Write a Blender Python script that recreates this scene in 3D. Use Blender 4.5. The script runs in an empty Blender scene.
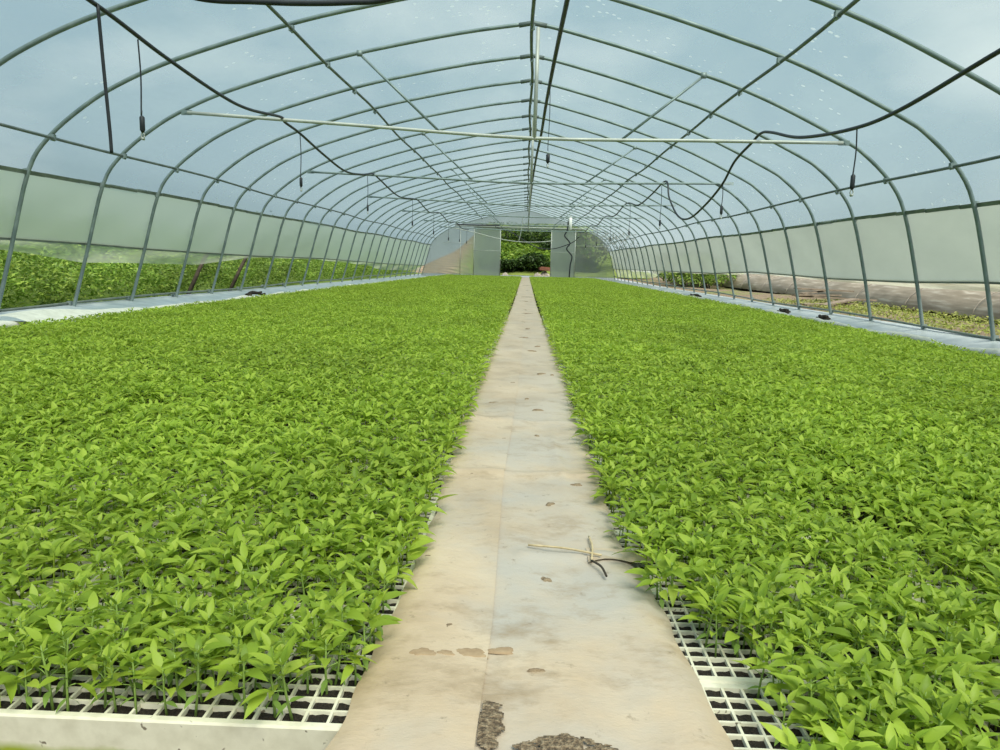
import bpy, math, random
import numpy as np
from mathutils import Vector, Matrix
random.seed(7)
rs = np.random.RandomState(11)
scn = bpy.context.scene
COL = scn.collection
PI = math.pi

# ------------------------------------------------------------------ helpers
class MB:
    def __init__(s): s.v = []; s.f = []
    def add(s, vs, fs):
        o = len(s.v); s.v += [tuple(p) for p in vs]; s.f += [tuple(i + o for i in f) for f in fs]
    def box(s, c, d, rot=None):
        vs = []
        for z in (-.5, .5):
            for x, y in ((-.5, -.5), (.5, -.5), (.5, .5), (-.5, .5)):
                p = Vector((x * d[0], y * d[1], z * d[2]))
                if rot is not None: p = rot @ p
                vs.append(p + Vector(c))
        s.add(vs, [(3, 2, 1, 0), (4, 5, 6, 7), (0, 1, 5, 4), (1, 2, 6, 5), (2, 3, 7, 6), (3, 0, 4, 7)])
    def tube(s, pts, r, n=8, cap=True):
        pts = [Vector(p) for p in pts]
        rr = r if isinstance(r, (list, tuple)) else [r] * len(pts)
        nrm = None; rings = []
        for i, p in enumerate(pts):
            a = pts[max(i - 1, 0)]; b = pts[min(i + 1, len(pts) - 1)]
            t = (b - a).normalized()
            if nrm is None:
                nrm = t.cross(Vector((0, 0, 1)))
                if nrm.length < 1e-3: nrm = t.cross(Vector((1, 0, 0)))
            nrm = (nrm - t * nrm.dot(t)).normalized(); bi = t.cross(nrm)
            rings.append([p + (nrm * math.cos(2 * PI * k / n) + bi * math.sin(2 * PI * k / n)) * rr[i] for k in range(n)])
        vs = [q for r_ in rings for q in r_]; fs = []
        for i in range(len(pts) - 1):
            for k in range(n):
                k2 = (k + 1) % n
                fs.append((i * n + k, i * n + k2, (i + 1) * n + k2, (i + 1) * n + k))
        if cap:
            fs.append(tuple(range(n - 1, -1, -1))); fs.append(tuple((len(pts) - 1) * n + k for k in range(n)))
        s.add(vs, fs)
    def grid(s, fn, nu, nv):
        vs = [fn(i / nu, j / nv) for i in range(nu + 1) for j in range(nv + 1)]
        fs = [(i * (nv + 1) + j, (i + 1) * (nv + 1) + j, (i + 1) * (nv + 1) + j + 1, i * (nv + 1) + j + 1) for i in range(nu) for j in range(nv)]
        s.add(vs, fs)
    def mesh(s, name, mat, smooth=True):
        m = bpy.data.meshes.new(name); m.from_pydata(s.v, [], s.f)
        if smooth: m.polygons.foreach_set('use_smooth', [True] * len(m.polygons))
        m.materials.append(mat); m.update(); return m
    def build(s, name, mat, parent=None, smooth=True, loc=None):
        o = bpy.data.objects.new(name, s.mesh(name, mat, smooth)); COL.objects.link(o)
        if parent is not None: o.parent = parent
        if loc is not None: o.location = loc
        return o
def tag(o, label=None, cat=None, group=None, kind=None):
    if label: o['label'] = label
    if cat: o['category'] = cat
    if group: o['group'] = group
    if kind: o['kind'] = kind
    return o
def thing(name, label, cat, loc=(0, 0, 0), group=None, kind=None):
    o = bpy.data.objects.new(name, None); COL.objects.link(o); o.location = loc; o.empty_display_size = .1
    return tag(o, label, cat, group, kind)
def dup(root, loc, rz=0., sc=1., label=None):
    r = root.copy(); COL.objects.link(r); r.location = loc; r.rotation_euler = (0, 0, rz); r.scale = (sc, sc, sc)
    if label: r['label'] = label
    for ch in list(root.children):
        c = ch.copy(); COL.objects.link(c); c.parent = r
        for g in list(ch.children):
            d = g.copy(); COL.objects.link(d); d.parent = c
    return r
def spline(pts, n=8):
    P = [Vector(p) for p in pts]; out = []
    for i in range(len(P) - 1):
        p0 = P[max(i - 1, 0)]; p1 = P[i]; p2 = P[i + 1]; p3 = P[min(i + 2, len(P) - 1)]
        if i == 0: p0 = p1 * 2 - p2
        if i == len(P) - 2: p3 = p2 * 2 - p1
        for k in range(n):
            t = k / n
            out.append(.5 * ((2 * p1) + (p2 - p0) * t + (2 * p0 - 5 * p1 + 4 * p2 - p3) * t * t + (3 * p1 - p0 - 3 * p2 + p3) * t ** 3))
    out.append(P[-1]); return out
ORD = 'first second third fourth fifth sixth seventh eighth ninth tenth eleventh twelfth thirteenth fourteenth fifteenth sixteenth seventeenth eighteenth nineteenth twentieth twenty-first twenty-second twenty-third twenty-fourth twenty-fifth twenty-sixth twenty-seventh twenty-eighth'.split()

# ------------------------------------------------------------------ materials
def mat(name):
    m = bpy.data.materials.new(name); m.use_nodes = True
    nt = m.node_tree; nt.nodes.clear()
    out = nt.nodes.new('ShaderNodeOutputMaterial')
    return m, nt, out
def N(nt, typ, **kw):
    n = nt.nodes.new(typ)
    for k, v in kw.items():
        if k.startswith('i_'): n.inputs[k[2:].replace('_', ' ')].default_value = v
        else: setattr(n, k, v)
    return n
def noise(nt, scale, detail=4., rough=.55, coord=None, stretch=None, out='Object'):
    tc = N(nt, 'ShaderNodeTexCoord')
    n = N(nt, 'ShaderNodeTexNoise'); n.inputs['Scale'].default_value = scale
    n.inputs['Detail'].default_value = detail; n.inputs['Roughness'].default_value = rough
    src = tc.outputs[out]
    if stretch:
        mp = N(nt, 'ShaderNodeMapping'); mp.inputs['Scale'].default_value = stretch
        nt.links.new(src, mp.inputs['Vector']); src = mp.outputs[0]
    nt.links.new(src, n.inputs['Vector']); return n
def ramp(nt, fac, stops, interp='LINEAR'):
    r = N(nt, 'ShaderNodeValToRGB'); cr = r.color_ramp; cr.interpolation = interp
    while len(cr.elements) < len(stops): cr.elements.new(.5)
    for e, (p, c) in zip(cr.elements, stops): e.position = p; e.color = (*c, 1) if len(c) == 3 else c
    nt.links.new(fac, r.inputs[0]); return r
def mixc(nt, fac, a, b):
    m = N(nt, 'ShaderNodeMix', data_type='RGBA')
    for sck, v in ((m.inputs[0], fac), (m.inputs[6], a), (m.inputs[7], b)):
        if isinstance(v, (int, float)): sck.default_value = v
        elif isinstance(v, tuple): sck.default_value = (*v, 1)
        else: nt.links.new(v, sck)
    return m.outputs[2]
def simple(name, stops, scale=20., rough=.6, metal=0., bump=0., spec=.4, stretch=None, detail=4.):
    m, nt, out = mat(name)
    n = noise(nt, scale, detail, stretch=stretch)
    r = ramp(nt, n.outputs[0], stops)
    p = N(nt, 'ShaderNodeBsdfPrincipled'); p.inputs['Roughness'].default_value = rough; p.inputs['Metallic'].default_value = metal
    p.inputs['Specular IOR Level'].default_value = spec
    nt.links.new(r.outputs[0], p.inputs['Base Color'])
    if bump:
        b = N(nt, 'ShaderNodeBump'); b.inputs['Strength'].default_value = bump; b.inputs['Distance'].default_value = .02
        nt.links.new(n.outputs[0], b.inputs['Height']); nt.links.new(b.outputs[0], p.inputs['Normal'])
    nt.links.new(p.outputs[0], out.inputs[0]); return m
def film(name, milky, tint, col, var=.1, drops=0., gloss=.06, scale=1.2, stretch=(1, .4, 1), blur=0.):
    """plastic sheeting: part clear, part milky scattering, a little gloss"""
    m, nt, out = mat(name)
    tr = N(nt, 'ShaderNodeBsdfTransparent'); tr.inputs[0].default_value = (*tint, 1)
    di = N(nt, 'ShaderNodeBsdfDiffuse'); di.inputs[0].default_value = (*col, 1)
    tl = N(nt, 'ShaderNodeBsdfTranslucent'); tl.inputs[0].default_value = (*col, 1)
    mx = N(nt, 'ShaderNodeMixShader'); mx.inputs[0].default_value = .6
    nt.links.new(di.outputs[0], mx.inputs[1]); nt.links.new(tl.outputs[0], mx.inputs[2])
    n = noise(nt, scale, 5., .6, stretch=stretch)
    mr = N(nt, 'ShaderNodeMapRange'); mr.inputs[1].default_value = .3; mr.inputs[2].default_value = .7
    mr.inputs[3].default_value = max(0, milky - var); mr.inputs[4].default_value = min(1, milky + var)
    nt.links.new(n.outputs[0], mr.inputs[0]); fac = mr.outputs[0]
    if drops:
        tc = N(nt, 'ShaderNodeTexCoord'); vo = N(nt, 'ShaderNodeTexVoronoi'); vo.inputs['Scale'].default_value = 9.
        nt.links.new(tc.outputs['Object'], vo.inputs['Vector'])
        ds = N(nt, 'ShaderNodeMath', operation='LESS_THAN'); ds.inputs[1].default_value = .16
        nt.links.new(vo.outputs['Distance'], ds.inputs[0])
        n2 = noise(nt, .9, 2.); g = N(nt, 'ShaderNodeMath', operation='GREATER_THAN'); g.inputs[1].default_value = .54
        nt.links.new(n2.outputs[0], g.inputs[0])
        mu = N(nt, 'ShaderNodeMath', operation='MULTIPLY'); nt.links.new(ds.outputs[0], mu.inputs[0]); nt.links.new(g.outputs[0], mu.inputs[1])
        mu2 = N(nt, 'ShaderNodeMath', operation='MULTIPLY'); mu2.inputs[1].default_value = drops; nt.links.new(mu.outputs[0], mu2.inputs[0])
        ad = N(nt, 'ShaderNodeMath', operation='ADD', use_clamp=True); nt.links.new(fac, ad.inputs[0]); nt.links.new(mu2.outputs[0], ad.inputs[1]); fac = ad.outputs[0]
    clear = tr.outputs[0]
    if blur:      # frosted sheet: what stands behind it shows only softly
        rf = N(nt, 'ShaderNodeBsdfRefraction'); rf.inputs['Color'].default_value = (*tint, 1); rf.inputs['Roughness'].default_value = .55; rf.inputs['IOR'].default_value = 1.25
        bm = N(nt, 'ShaderNodeMixShader'); bm.inputs[0].default_value = blur
        nt.links.new(tr.outputs[0], bm.inputs[1]); nt.links.new(rf.outputs[0], bm.inputs[2]); clear = bm.outputs[0]
    a = N(nt, 'ShaderNodeMixShader'); nt.links.new(fac, a.inputs[0])
    nt.links.new(clear, a.inputs[1]); nt.links.new(mx.outputs[0], a.inputs[2])
    gl = N(nt, 'ShaderNodeBsdfGlossy'); gl.inputs['Roughness'].default_value = .3
    b = N(nt, 'ShaderNodeMixShader'); b.inputs[0].default_value = gloss
    nt.links.new(a.outputs[0], b.inputs[1]); nt.links.new(gl.outputs[0], b.inputs[2])
    nt.links.new(b.outputs[0], out.inputs[0]); return m
def leaf(name, c_dark, c_mid, c_light, trans=.45, rough=.45, nscale=1.3, vr=(.86, 1.14)):
    m, nt, out = mat(name)
    geo = N(nt, 'ShaderNodeNewGeometry')
    r = ramp(nt, geo.outputs['Random Per Island'], [(0., c_dark), (.5, c_mid), (1., c_light)])
    col = r.outputs[0]
    n = noise(nt, nscale, 3.); 
    tc = N(nt, 'ShaderNodeTexCoord')
    hs = N(nt, 'ShaderNodeHueSaturation'); mr = N(nt, 'ShaderNodeMapRange'); mr.inputs[1].default_value = .3; mr.inputs[2].default_value = .7
    mr.inputs[3].default_value, mr.inputs[4].default_value = vr
    nt.links.new(n.outputs[0], mr.inputs[0]); nt.links.new(mr.outputs[0], hs.inputs['Value']); nt.links.new(col, hs.inputs['Color'])
    p = N(nt, 'ShaderNodeBsdfPrincipled'); p.inputs['Roughness'].default_value = rough; p.inputs['Specular IOR Level'].default_value = .3
    nt.links.new(hs.outputs[0], p.inputs['Base Color'])
    t = N(nt, 'ShaderNodeBsdfTranslucent')
    ti = N(nt, 'ShaderNodeHueSaturation'); ti.inputs['Hue'].default_value = .495; ti.inputs['Saturation'].default_value = 1.; ti.inputs['Value'].default_value = 1.05
    nt.links.new(hs.outputs[0], ti.inputs['Color']); nt.links.new(ti.outputs[0], t.inputs[0])
    mx = N(nt, 'ShaderNodeMixShader'); mx.inputs[0].default_value = trans
    nt.links.new(p.outputs[0], mx.inputs[1]); nt.links.new(t.outputs[0], mx.inputs[2]); nt.links.new(mx.outputs[0], out.inputs[0])
    return m

M_galv = simple('galvanised_steel', [(.3, (.14, .195, .195)), (.7, (.26, .325, .32))], 6., .5, .3)
M_pale = simple('pale_steel', [(.3, (.36, .39, .36)), (.7, (.50, .53, .49))], 5., .5, .2)
M_dark = simple('dark_purlin', [(.3, (.10, .13, .125)), (.7, (.19, .23, .22))], 6., .55, .3)
M_chan = simple('lock_channel', [(.3, (.11, .14, .12)), (.7, (.22, .26, .22))], 5., .5, .3)
M_black = simple('black_rubber', [(.3, (.012, .016, .02)), (.7, (.03, .036, .042))], 12., .5)
M_white = simple('white_plastic', [(.3, (.75, .76, .74)), (.7, (.85, .86, .84))], 9., .4)
M_roof = film('roof_film', .30, (.84, .93, .955), (.53, .65, .69), .07, .4, .03)
M_side = film('side_film', .62, (.84, .95, .91), (.64, .74, .67), .06, 0., .03, 1.5, blur=.8)
M_sideL = film('side_film_left', .64, (.90, .96, .84), (.80, .86, .68), .07, 0., .03, 1.5, blur=.8)  # left curtain film, tinted paler and yellower than the right one
M_flapL = film('flap_film', .42, (.93, .97, .88), (.78, .82, .70), .1, 0., .03, 3.)
M_end = film('end_film', .48, (.80, .86, .82), (.33, .385, .36), .10, 0., .04, 1.1, (1, 1, 1))
M_panel = film('panel_film', .74, (.84, .9, .86), (.50, .56, .51), .08, 0., .04, 1., (1, 1, .4))
M_gsheet = simple('ground_film', [(.3, (.30, .36, .38)), (.5, (.40, .47, .495)), (.7, (.47, .53, .54))], 5., .35, bump=.25)
M_fold = simple('folded_film', [(.3, (.56, .57, .49)), (.7, (.74, .75, .66))], 14., .4, bump=.4)
M_soil = simple('potting_soil', [(.3, (.010, .008, .006)), (.55, (.030, .022, .015)), (.8, (.075, .055, .035))], 260., .95, bump=.9)
M_crumb = simple('dried_mud', [(.3, (.17, .12, .075)), (.7, (.34, .26, .17))], 70., .95, bump=.6)
M_dirt = simple('dirt', [(.3, (.10, .07, .04)), (.7, (.26, .19, .12))], 90., .95, bump=.8)
M_stem = simple('stem', [(.3, (.16, .26, .05)), (.7, (.26, .38, .09))], 60., .5)
M_straw = simple('straw', [(.3, (.42, .33, .18)), (.7, (.62, .51, .32))], 60., .7)
M_wood = simple('weathered_wood', [(.3, (.10, .08, .06)), (.7, (.30, .25, .19))], 8., .9, stretch=(8, 1, 8))
M_stone = simple('pale_stone', [(.3, (.22, .20, .17)), (.7, (.42, .39, .34))], 9., .9, bump=.5)
M_red = simple('rusty_red', [(.3, (.12, .045, .03)), (.7, (.24, .10, .065))], 9., .8)
M_bark = simple('dark_bark', [(.3, (.02, .016, .012)), (.7, (.06, .05, .035))], 15., .9)
M_leaf = leaf('pepper_leaf', (.20, .315, .032), (.335, .48, .050), (.445, .575, .082), .45)
M_leafseed = leaf('pepper_seed_leaf', (.20, .34, .06), (.25, .40, .08), (.30, .44, .10), .42)
M_weed = leaf('weed_leaf', (.10, .20, .025), (.19, .33, .05), (.34, .47, .09), .4, .45, .9, (.5, 1.25))
M_bush = leaf('bush_leaf', (.06, .14, .025), (.12, .24, .04), (.21, .36, .06), .4)
M_bushdark = leaf('dark_bush_leaf', (.02, .05, .015), (.045, .09, .022), (.08, .15, .035), .3)
M_brush = leaf('dry_brush', (.05, .042, .03), (.10, .08, .055), (.15, .125, .085), .3)
M_grass = leaf('hill_grass', (.08, .16, .02), (.16, .28, .035), (.28, .40, .06), .4)

def tray_material():
    m, nt, out = mat('cream_tray_plastic')
    n = noise(nt, 35., 5.)
    r = ramp(nt, n.outputs[0], [(.3, (.60, .57, .44)), (.6, (.74, .71, .57)), (.8, (.66, .63, .51))])
    tc = N(nt, 'ShaderNodeTexCoord'); sp = N(nt, 'ShaderNodeSeparateXYZ'); nt.links.new(tc.outputs['Object'], sp.inputs[0])
    n2 = noise(nt, 22., 3.)
    ad = N(nt, 'ShaderNodeMath', operation='MULTIPLY_ADD'); ad.inputs[1].default_value = .02
    nt.links.new(n2.outputs[0], ad.inputs[0]); nt.links.new(sp.outputs['Z'], ad.inputs[2])
    al = ramp(nt, ad.outputs[0], [(.016, (1, 1, 1)), (.027, (0, 0, 0))])     # algae growing on the foot of the tray
    col = mixc(nt, al.outputs[0], r.outputs[0], (.30, .36, .03))
    n3 = noise(nt, 70., 2.); sm = ramp(nt, n3.outputs[0], [(.70, (0, 0, 0)), (.74, (1, 1, 1))])
    col = mixc(nt, sm.outputs[0], col, (.20, .17, .12))
    p = N(nt, 'ShaderNodeBsdfPrincipled'); p.inputs['Roughness'].default_value = .55
    nt.links.new(col, p.inputs['Base Color']); nt.links.new(p.outputs[0], out.inputs[0]); return m
M_tray = tray_material()

def walkway_material(name, blue):
    m, nt, out = mat(name)
    n1 = noise(nt, 5., 6., .6); n2 = noise(nt, 2.3, 5., .6); n3 = noise(nt, 34., 6., .72); n4 = noise(nt, 7., 6., .72, stretch=(1, 1.6, 1))
    base = ramp(nt, n1.outputs[0], [(.3, (.43, .325, .215)), (.5, (.525, .41, .285)), (.72, (.59, .48, .35))])
    bl = ramp(nt, n2.outputs[0], [(.47 - blue, (0, 0, 0)), (.66 - blue, (.8, .8, .8))])
    tc = N(nt, 'ShaderNodeTexCoord'); sp = N(nt, 'ShaderNodeSeparateXYZ'); nt.links.new(tc.outputs['Object'], sp.inputs[0])
    mr = N(nt, 'ShaderNodeMapRange'); mr.inputs[1].default_value = 1.2; mr.inputs[2].default_value = 4.; mr.inputs[3].default_value = 1.; mr.inputs[4].default_value = .3
    nt.links.new(sp.outputs['Y'], mr.inputs[0])
    mm = N(nt, 'ShaderNodeMath', operation='MULTIPLY'); nt.links.new(bl.outputs[0], mm.inputs[0]); nt.links.new(mr.outputs[0], mm.inputs[1])
    c = mixc(nt, mm.outputs[0], base.outputs[0], (.43, .41, .375))
    st = ramp(nt, n4.outputs[0], [(.52, (0, 0, 0)), (.70, (.8, .8, .8))])
    c = mixc(nt, st.outputs[0], c, (.32, .235, .145))
    sk = ramp(nt, n3.outputs[0], [(.62, (0, 0, 0)), (.72, (.8, .8, .8))])
    c = mixc(nt, sk.outputs[0], c, (.24, .18, .12))
    p = N(nt, 'ShaderNodeBsdfPrincipled'); p.inputs['Roughness'].default_value = .42; p.inputs['Specular IOR Level'].default_value = .4
    nt.links.new(c, p.inputs['Base Color'])
    b = N(nt, 'ShaderNodeBump'); b.inputs['Strength'].default_value = .35; b.inputs['Distance'].default_value = .012
    nt.links.new(n4.outputs[0], b.inputs['Height']); nt.links.new(b.outputs[0], p.inputs['Normal'])
    nt.links.new(p.outputs[0], out.inputs[0]); return m
M_walkA = walkway_material('muddy_film', .0)
M_walkB = walkway_material('muddy_film_clearer', .09)

def ground_material():
    m, nt, out = mat('earth')
    n1 = noise(nt, .7, 6., .65); n2 = noise(nt, 7., 6., .7)
    soil = ramp(nt, n2.outputs[0], [(.3, (.13, .095, .06)), (.7, (.31, .245, .17))])
    gr = ramp(nt, n2.outputs[0], [(.3, (.10, .14, .03)), (.7, (.23, .28, .08))])
    f = ramp(nt, n1.outputs[0], [(.5, (0, 0, 0)), (.6, (.8, .8, .8))])
    c = mixc(nt, f.outputs[0], soil.outputs[0], gr.outputs[0])
    p = N(nt, 'ShaderNodeBsdfPrincipled'); p.inputs['Roughness'].default_value = .95
    nt.links.new(c, p.inputs['Base Color'])
    b = N(nt, 'ShaderNodeBump'); b.inputs['Strength'].default_value = .8; b.inputs['Distance'].default_value = .1
    nt.links.new(n2.outputs[0], b.inputs['Height']); nt.links.new(b.outputs[0], p.inputs['Normal'])
    nt.links.new(p.outputs[0], out.inputs[0]); return m
M_ground = ground_material()
M_turf = simple('rough_turf', [(.3, (.05, .10, .015)), (.55, (.12, .19, .03)), (.75, (.22, .27, .06))], 4., .95, bump=.8)
def hill_material():
    m, nt, out = mat('hillside')
    n2 = noise(nt, 3., 6., .7); tc = N(nt, 'ShaderNodeTexCoord')
    w = N(nt, 'ShaderNodeTexWave', bands_direction='DIAGONAL'); w.inputs['Scale'].default_value = .9; w.inputs['Distortion'].default_value = 1.5
    nt.links.new(tc.outputs['Object'], w.inputs['Vector'])
    soil = ramp(nt, w.outputs[0], [(.2, (.17, .12, .08)), (.6, (.36, .27, .18))])
    gr = ramp(nt, n2.outputs[0], [(.3, (.09, .14, .02)), (.7, (.22, .28, .06))])
    sp = N(nt, 'ShaderNodeSeparateXYZ'); nt.links.new(tc.outputs['Object'], sp.inputs[0])
    ad = N(nt, 'ShaderNodeMath', operation='MULTIPLY_ADD'); ad.inputs[1].default_value = 2.; nt.links.new(n2.outputs[0], ad.inputs[0]); nt.links.new(sp.outputs['X'], ad.inputs[2])
    mr = N(nt, 'ShaderNodeMapRange'); mr.inputs[1].default_value = -2.6; mr.inputs[2].default_value = -1.6; nt.links.new(ad.outputs[0], mr.inputs[0])
    c = mixc(nt, mr.outputs[0], soil.outputs[0], gr.outputs[0])
    p = N(nt, 'ShaderNodeBsdfPrincipled'); p.inputs['Roughness'].default_value = .95
    nt.links.new(c, p.inputs['Base Color']); nt.links.new(p.outputs[0], out.inputs[0]); return m
M_hill = hill_material()

# ------------------------------------------------------------------ camera, sky, sun
cam_d = bpy.data.cameras.new('camera'); cam = bpy.data.objects.new('camera', cam_d); COL.objects.link(cam); scn.camera = cam
cam_d.sensor_fit = 'HORIZONTAL'; cam_d.sensor_width = 36.; cam_d.lens = 27.; cam_d.clip_start = .03; cam_d.clip_end = 500
R = Matrix(((0.9991074412669874, -0.029551462734962165, 0.03018330424518793), (0.034259643684276746, 0.14889768216627972, -0.98825895243106), (0.024710273563031102, 0.988410942521244, 0.14977720482338583)))
cam.matrix_world = Matrix.Translation((0, 0, .606)) @ R.to_4x4()

w = bpy.data.worlds.new('sky'); scn.world = w; w.use_nodes = True; nt = w.node_tree; nt.nodes.clear()
wo = N(nt, 'ShaderNodeOutputWorld'); bg = N(nt, 'ShaderNodeBackground'); nt.links.new(bg.outputs[0], wo.inputs[0])
tc = N(nt, 'ShaderNodeTexCoord'); sp = N(nt, 'ShaderNodeSeparateXYZ'); nt.links.new(tc.outputs['Generated'], sp.inputs[0])
grad = ramp(nt, sp.outputs['Z'], [(.0, (.46, .54, .56)), (.12, (.36, .48, .55)), (.4, (.25, .41, .53)), (1., (.23, .39, .53))])
mp = N(nt, 'ShaderNodeMapping'); mp.inputs['Scale'].default_value = (1., 1., 2.2); mp.inputs['Location'].default_value = (.35, .1, .2); nt.links.new(tc.outputs['Generated'], mp.inputs[0])
cn = N(nt, 'ShaderNodeTexNoise'); cn.inputs['Scale'].default_value = 2.1; cn.inputs['Detail'].default_value = 6.; cn.inputs['Roughness'].default_value = .5
nt.links.new(mp.outputs[0], cn.inputs['Vector'])
ax = N(nt, 'ShaderNodeMath', operation='MULTIPLY_ADD'); ax.inputs[1].default_value = .16; nt.links.new(sp.outputs['X'], ax.inputs[0]); nt.links.new(cn.outputs[0], ax.inputs[2])
dt = N(nt, 'ShaderNodeVectorMath', operation='DOT_PRODUCT'); nt.links.new(tc.outputs['Generated'], dt.inputs[0]); dt.inputs[1].default_value = (.50, .745, .44)
mb = N(nt, 'ShaderNodeMapRange'); mb.inputs[1].default_value = .955; mb.inputs[2].default_value = .995; mb.inputs[3].default_value = 0.; mb.inputs[4].default_value = .24; nt.links.new(dt.outputs['Value'], mb.inputs[0])
ax2 = N(nt, 'ShaderNodeMath', operation='ADD'); nt.links.new(ax.outputs[0], ax2.inputs[0]); nt.links.new(mb.outputs[0], ax2.inputs[1])      # one brighter bank of cloud
cf = ramp(nt, ax2.outputs[0], [(.50, (0, 0, 0)), (.74, (1, 1, 1))])
nt.links.new(mixc(nt, cf.outputs[0], grad.outputs[0], (.86, .89, .88)), bg.inputs[0]); bg.inputs[1].default_value = 1.0
sun_d = bpy.data.lights.new('sun', 'SUN'); sun = bpy.data.objects.new('sun', sun_d); COL.objects.link(sun)
sun_d.energy = 6.6; sun_d.angle = math.radians(40); sun_d.color = (1., .92, .76)
sun.rotation_euler = (math.radians(30), math.radians(14), 0)
scn.view_settings.view_transform = 'Standard'; scn.view_settings.look = 'None'; scn.view_settings.gamma = 1.; scn.view_settings.use_curve_mapping = False
scn.view_settings.exposure = 0.
cy = scn.cycles; cy.transparent_max_bounces = 24; cy.max_bounces = 8; cy.use_denoising = True
cy.caustics_reflective = False; cy.caustics_refractive = False

# ------------------------------------------------------------------ setting: ground, hill
b = MB(); b.grid(lambda u, v: (-4.9 + 9.2 * u, -1.5 + 37 * v, -.004 - .005 * max(-5.5 + 37 * v, 0)), 4, 37); fl = b.build('floor', simple('greenhouse_earth', [(.3, (.06, .045, .03)), (.7, (.16, .12, .08))], 18., .95, bump=.5))
tag(fl, 'dark earth floor beneath the seedling trays', 'floor', kind='structure')
def gz(x, y):
    h = 0.
    if x < -5: h = min((-5 - x) * .10, 1.1)
    if y > 36: h = max(h, hillz(x, y))
    return h - .03 + .05 * math.sin(x * 1.7 + y * .6) * (1 if (x < -5.2 or x > 4.6) else 0)
def hillz(x, y):
    if y < 35.5: return -.02
    t = min(max((y - 35.5) / 16., 0), 1)
    prof = 3.2 * min(max((x + 6.3) / 3.7, 0), 1) * min(max((6.0 - x) / 1.8, 0), 1)
    return -.05 + t ** .8 * prof
b = MB(); b.grid(lambda u, v: ((u * 2 - 1) * 45, -8 + v * 58 - 0, 0), 2, 2)
b.v = []; b.f = []
b.grid(lambda u, v: (-45 + 40.3 * u, -8 + v * 60, gz(-45 + 40.3 * u, min(-8 + v * 60, 36))), 60, 40)
b.grid(lambda u, v: (4.15 + 41 * u, -8 + v * 60, gz(4.15 + 41 * u, min(-8 + v * 60, 36))), 60, 40)
b.grid(lambda u, v: (-4.7 + 8.85 * u, 35.4 + v * 16.6, -.03), 6, 6)
go = b.build('ground', M_ground); go.data.materials.append(M_turf)
for pl in go.data.polygons:
    if pl.center.x < -4.5: pl.material_index = 1
tag(go, 'bare tan soil and patchy grass outside the greenhouse', 'ground', kind='structure')
b = MB(); b.grid(lambda u, v: (-8 + 18 * u, 35.4 + 30 * v, hillz(-8 + 18 * u, 35.4 + 30 * v) + .12 * math.sin(3.1 * u * 9) * math.cos(v * 14) * (v > .02)), 60, 50)
tag(b.build('hill', M_hill), 'hillside with ploughed brown slope rising behind the end wall', 'hill', kind='structure')

# ------------------------------------------------------------------ greenhouse frame
PROF_L = [(-4.585, -.15), (-4.36, .587), (-4.159, 1.253), (-3.966, 1.53), (-3.659, 1.777), (-3.367, 1.95), (-2.973, 2.122), (-2.447, 2.295), (-1.909, 2.449), (-1.433, 2.561), (-.68, 2.709), (0, 2.808)]
PROF_R = [(0, 2.808), (.318, 2.741), (1.004, 2.559), (1.606, 2.374), (1.919, 2.271), (2.36, 2.092), (2.956, 1.805), (3.152, 1.684), (3.403, 1.451), (3.577, 1.157), (3.76, .511), (3.915, -.15)]
SL = spline([(x, 0, z) for x, z in PROF_L], 4); SR = spline([(x, 0, z) for x, z in PROF_R], 4)
HOOP_Y = [7.4 + 1.115 * (i - 3) for i in range(27)]
END_Y = HOOP_Y[-1]
def prof_at(px, side):
    S = SL if side < 0 else SR
    for a, c in zip(S[:-1], S[1:]):
        if min(a.x, c.x) - 1e-6 <= px <= max(a.x, c.x) + 1e-6:
            t = (px - a.x) / (c.x - a.x + 1e-9); return a.z + (c.z - a.z) * t
    return 0
def prof_x(z, side):
    S = SL if side < 0 else SR
    for a, c in zip(S[:-1], S[1:]):
        if min(a.z, c.z) <= z <= max(a.z, c.z):
            t = (z - a.z) / (c.z - a.z + 1e-9); return a.x + (c.x - a.x) * t
    return S[0 if side < 0 else -1].x
mL = MB(); mL.tube(SL, .0175, 10); mL = mL.mesh('tube', M_galv)
mR = MB(); mR.tube(SR, .0175, 10); mR = mR.mesh('tube', M_galv)
sl = MB(); sl.tube([(-.13, 0, 2.785), (0, 0, 2.808), (.13, 0, 2.783)], .022, 10); mS = sl.mesh('ridge_sleeve', M_dark)
def gs(y): return -.005 * max(y - 4., 0.)      # the beds fall slightly towards the far end
TIES = {3: 0, 7: 1, 11: 2, 15: 3, 19: 4, 23: 5}
for i, y in enumerate(HOOP_Y):
    lab = 'grey steel arch tube standing %s from the camera' % ORD[i]
    if i in TIES: lab += ', carrying the %s cross tie' % ORD[TIES[i]]
    if i == 26: lab = 'last grey steel arch tube, framing the far end wall'
    t = thing('greenhouse_arch', lab, 'arch', (0, y, 0), 'steel arches of the greenhouse')
    for nm, me in (('tube', mL), ('tube', mR), ('ridge_sleeve', mS)):
        o = bpy.data.objects.new(nm, me); COL.objects.link(o); o.parent = t
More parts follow.
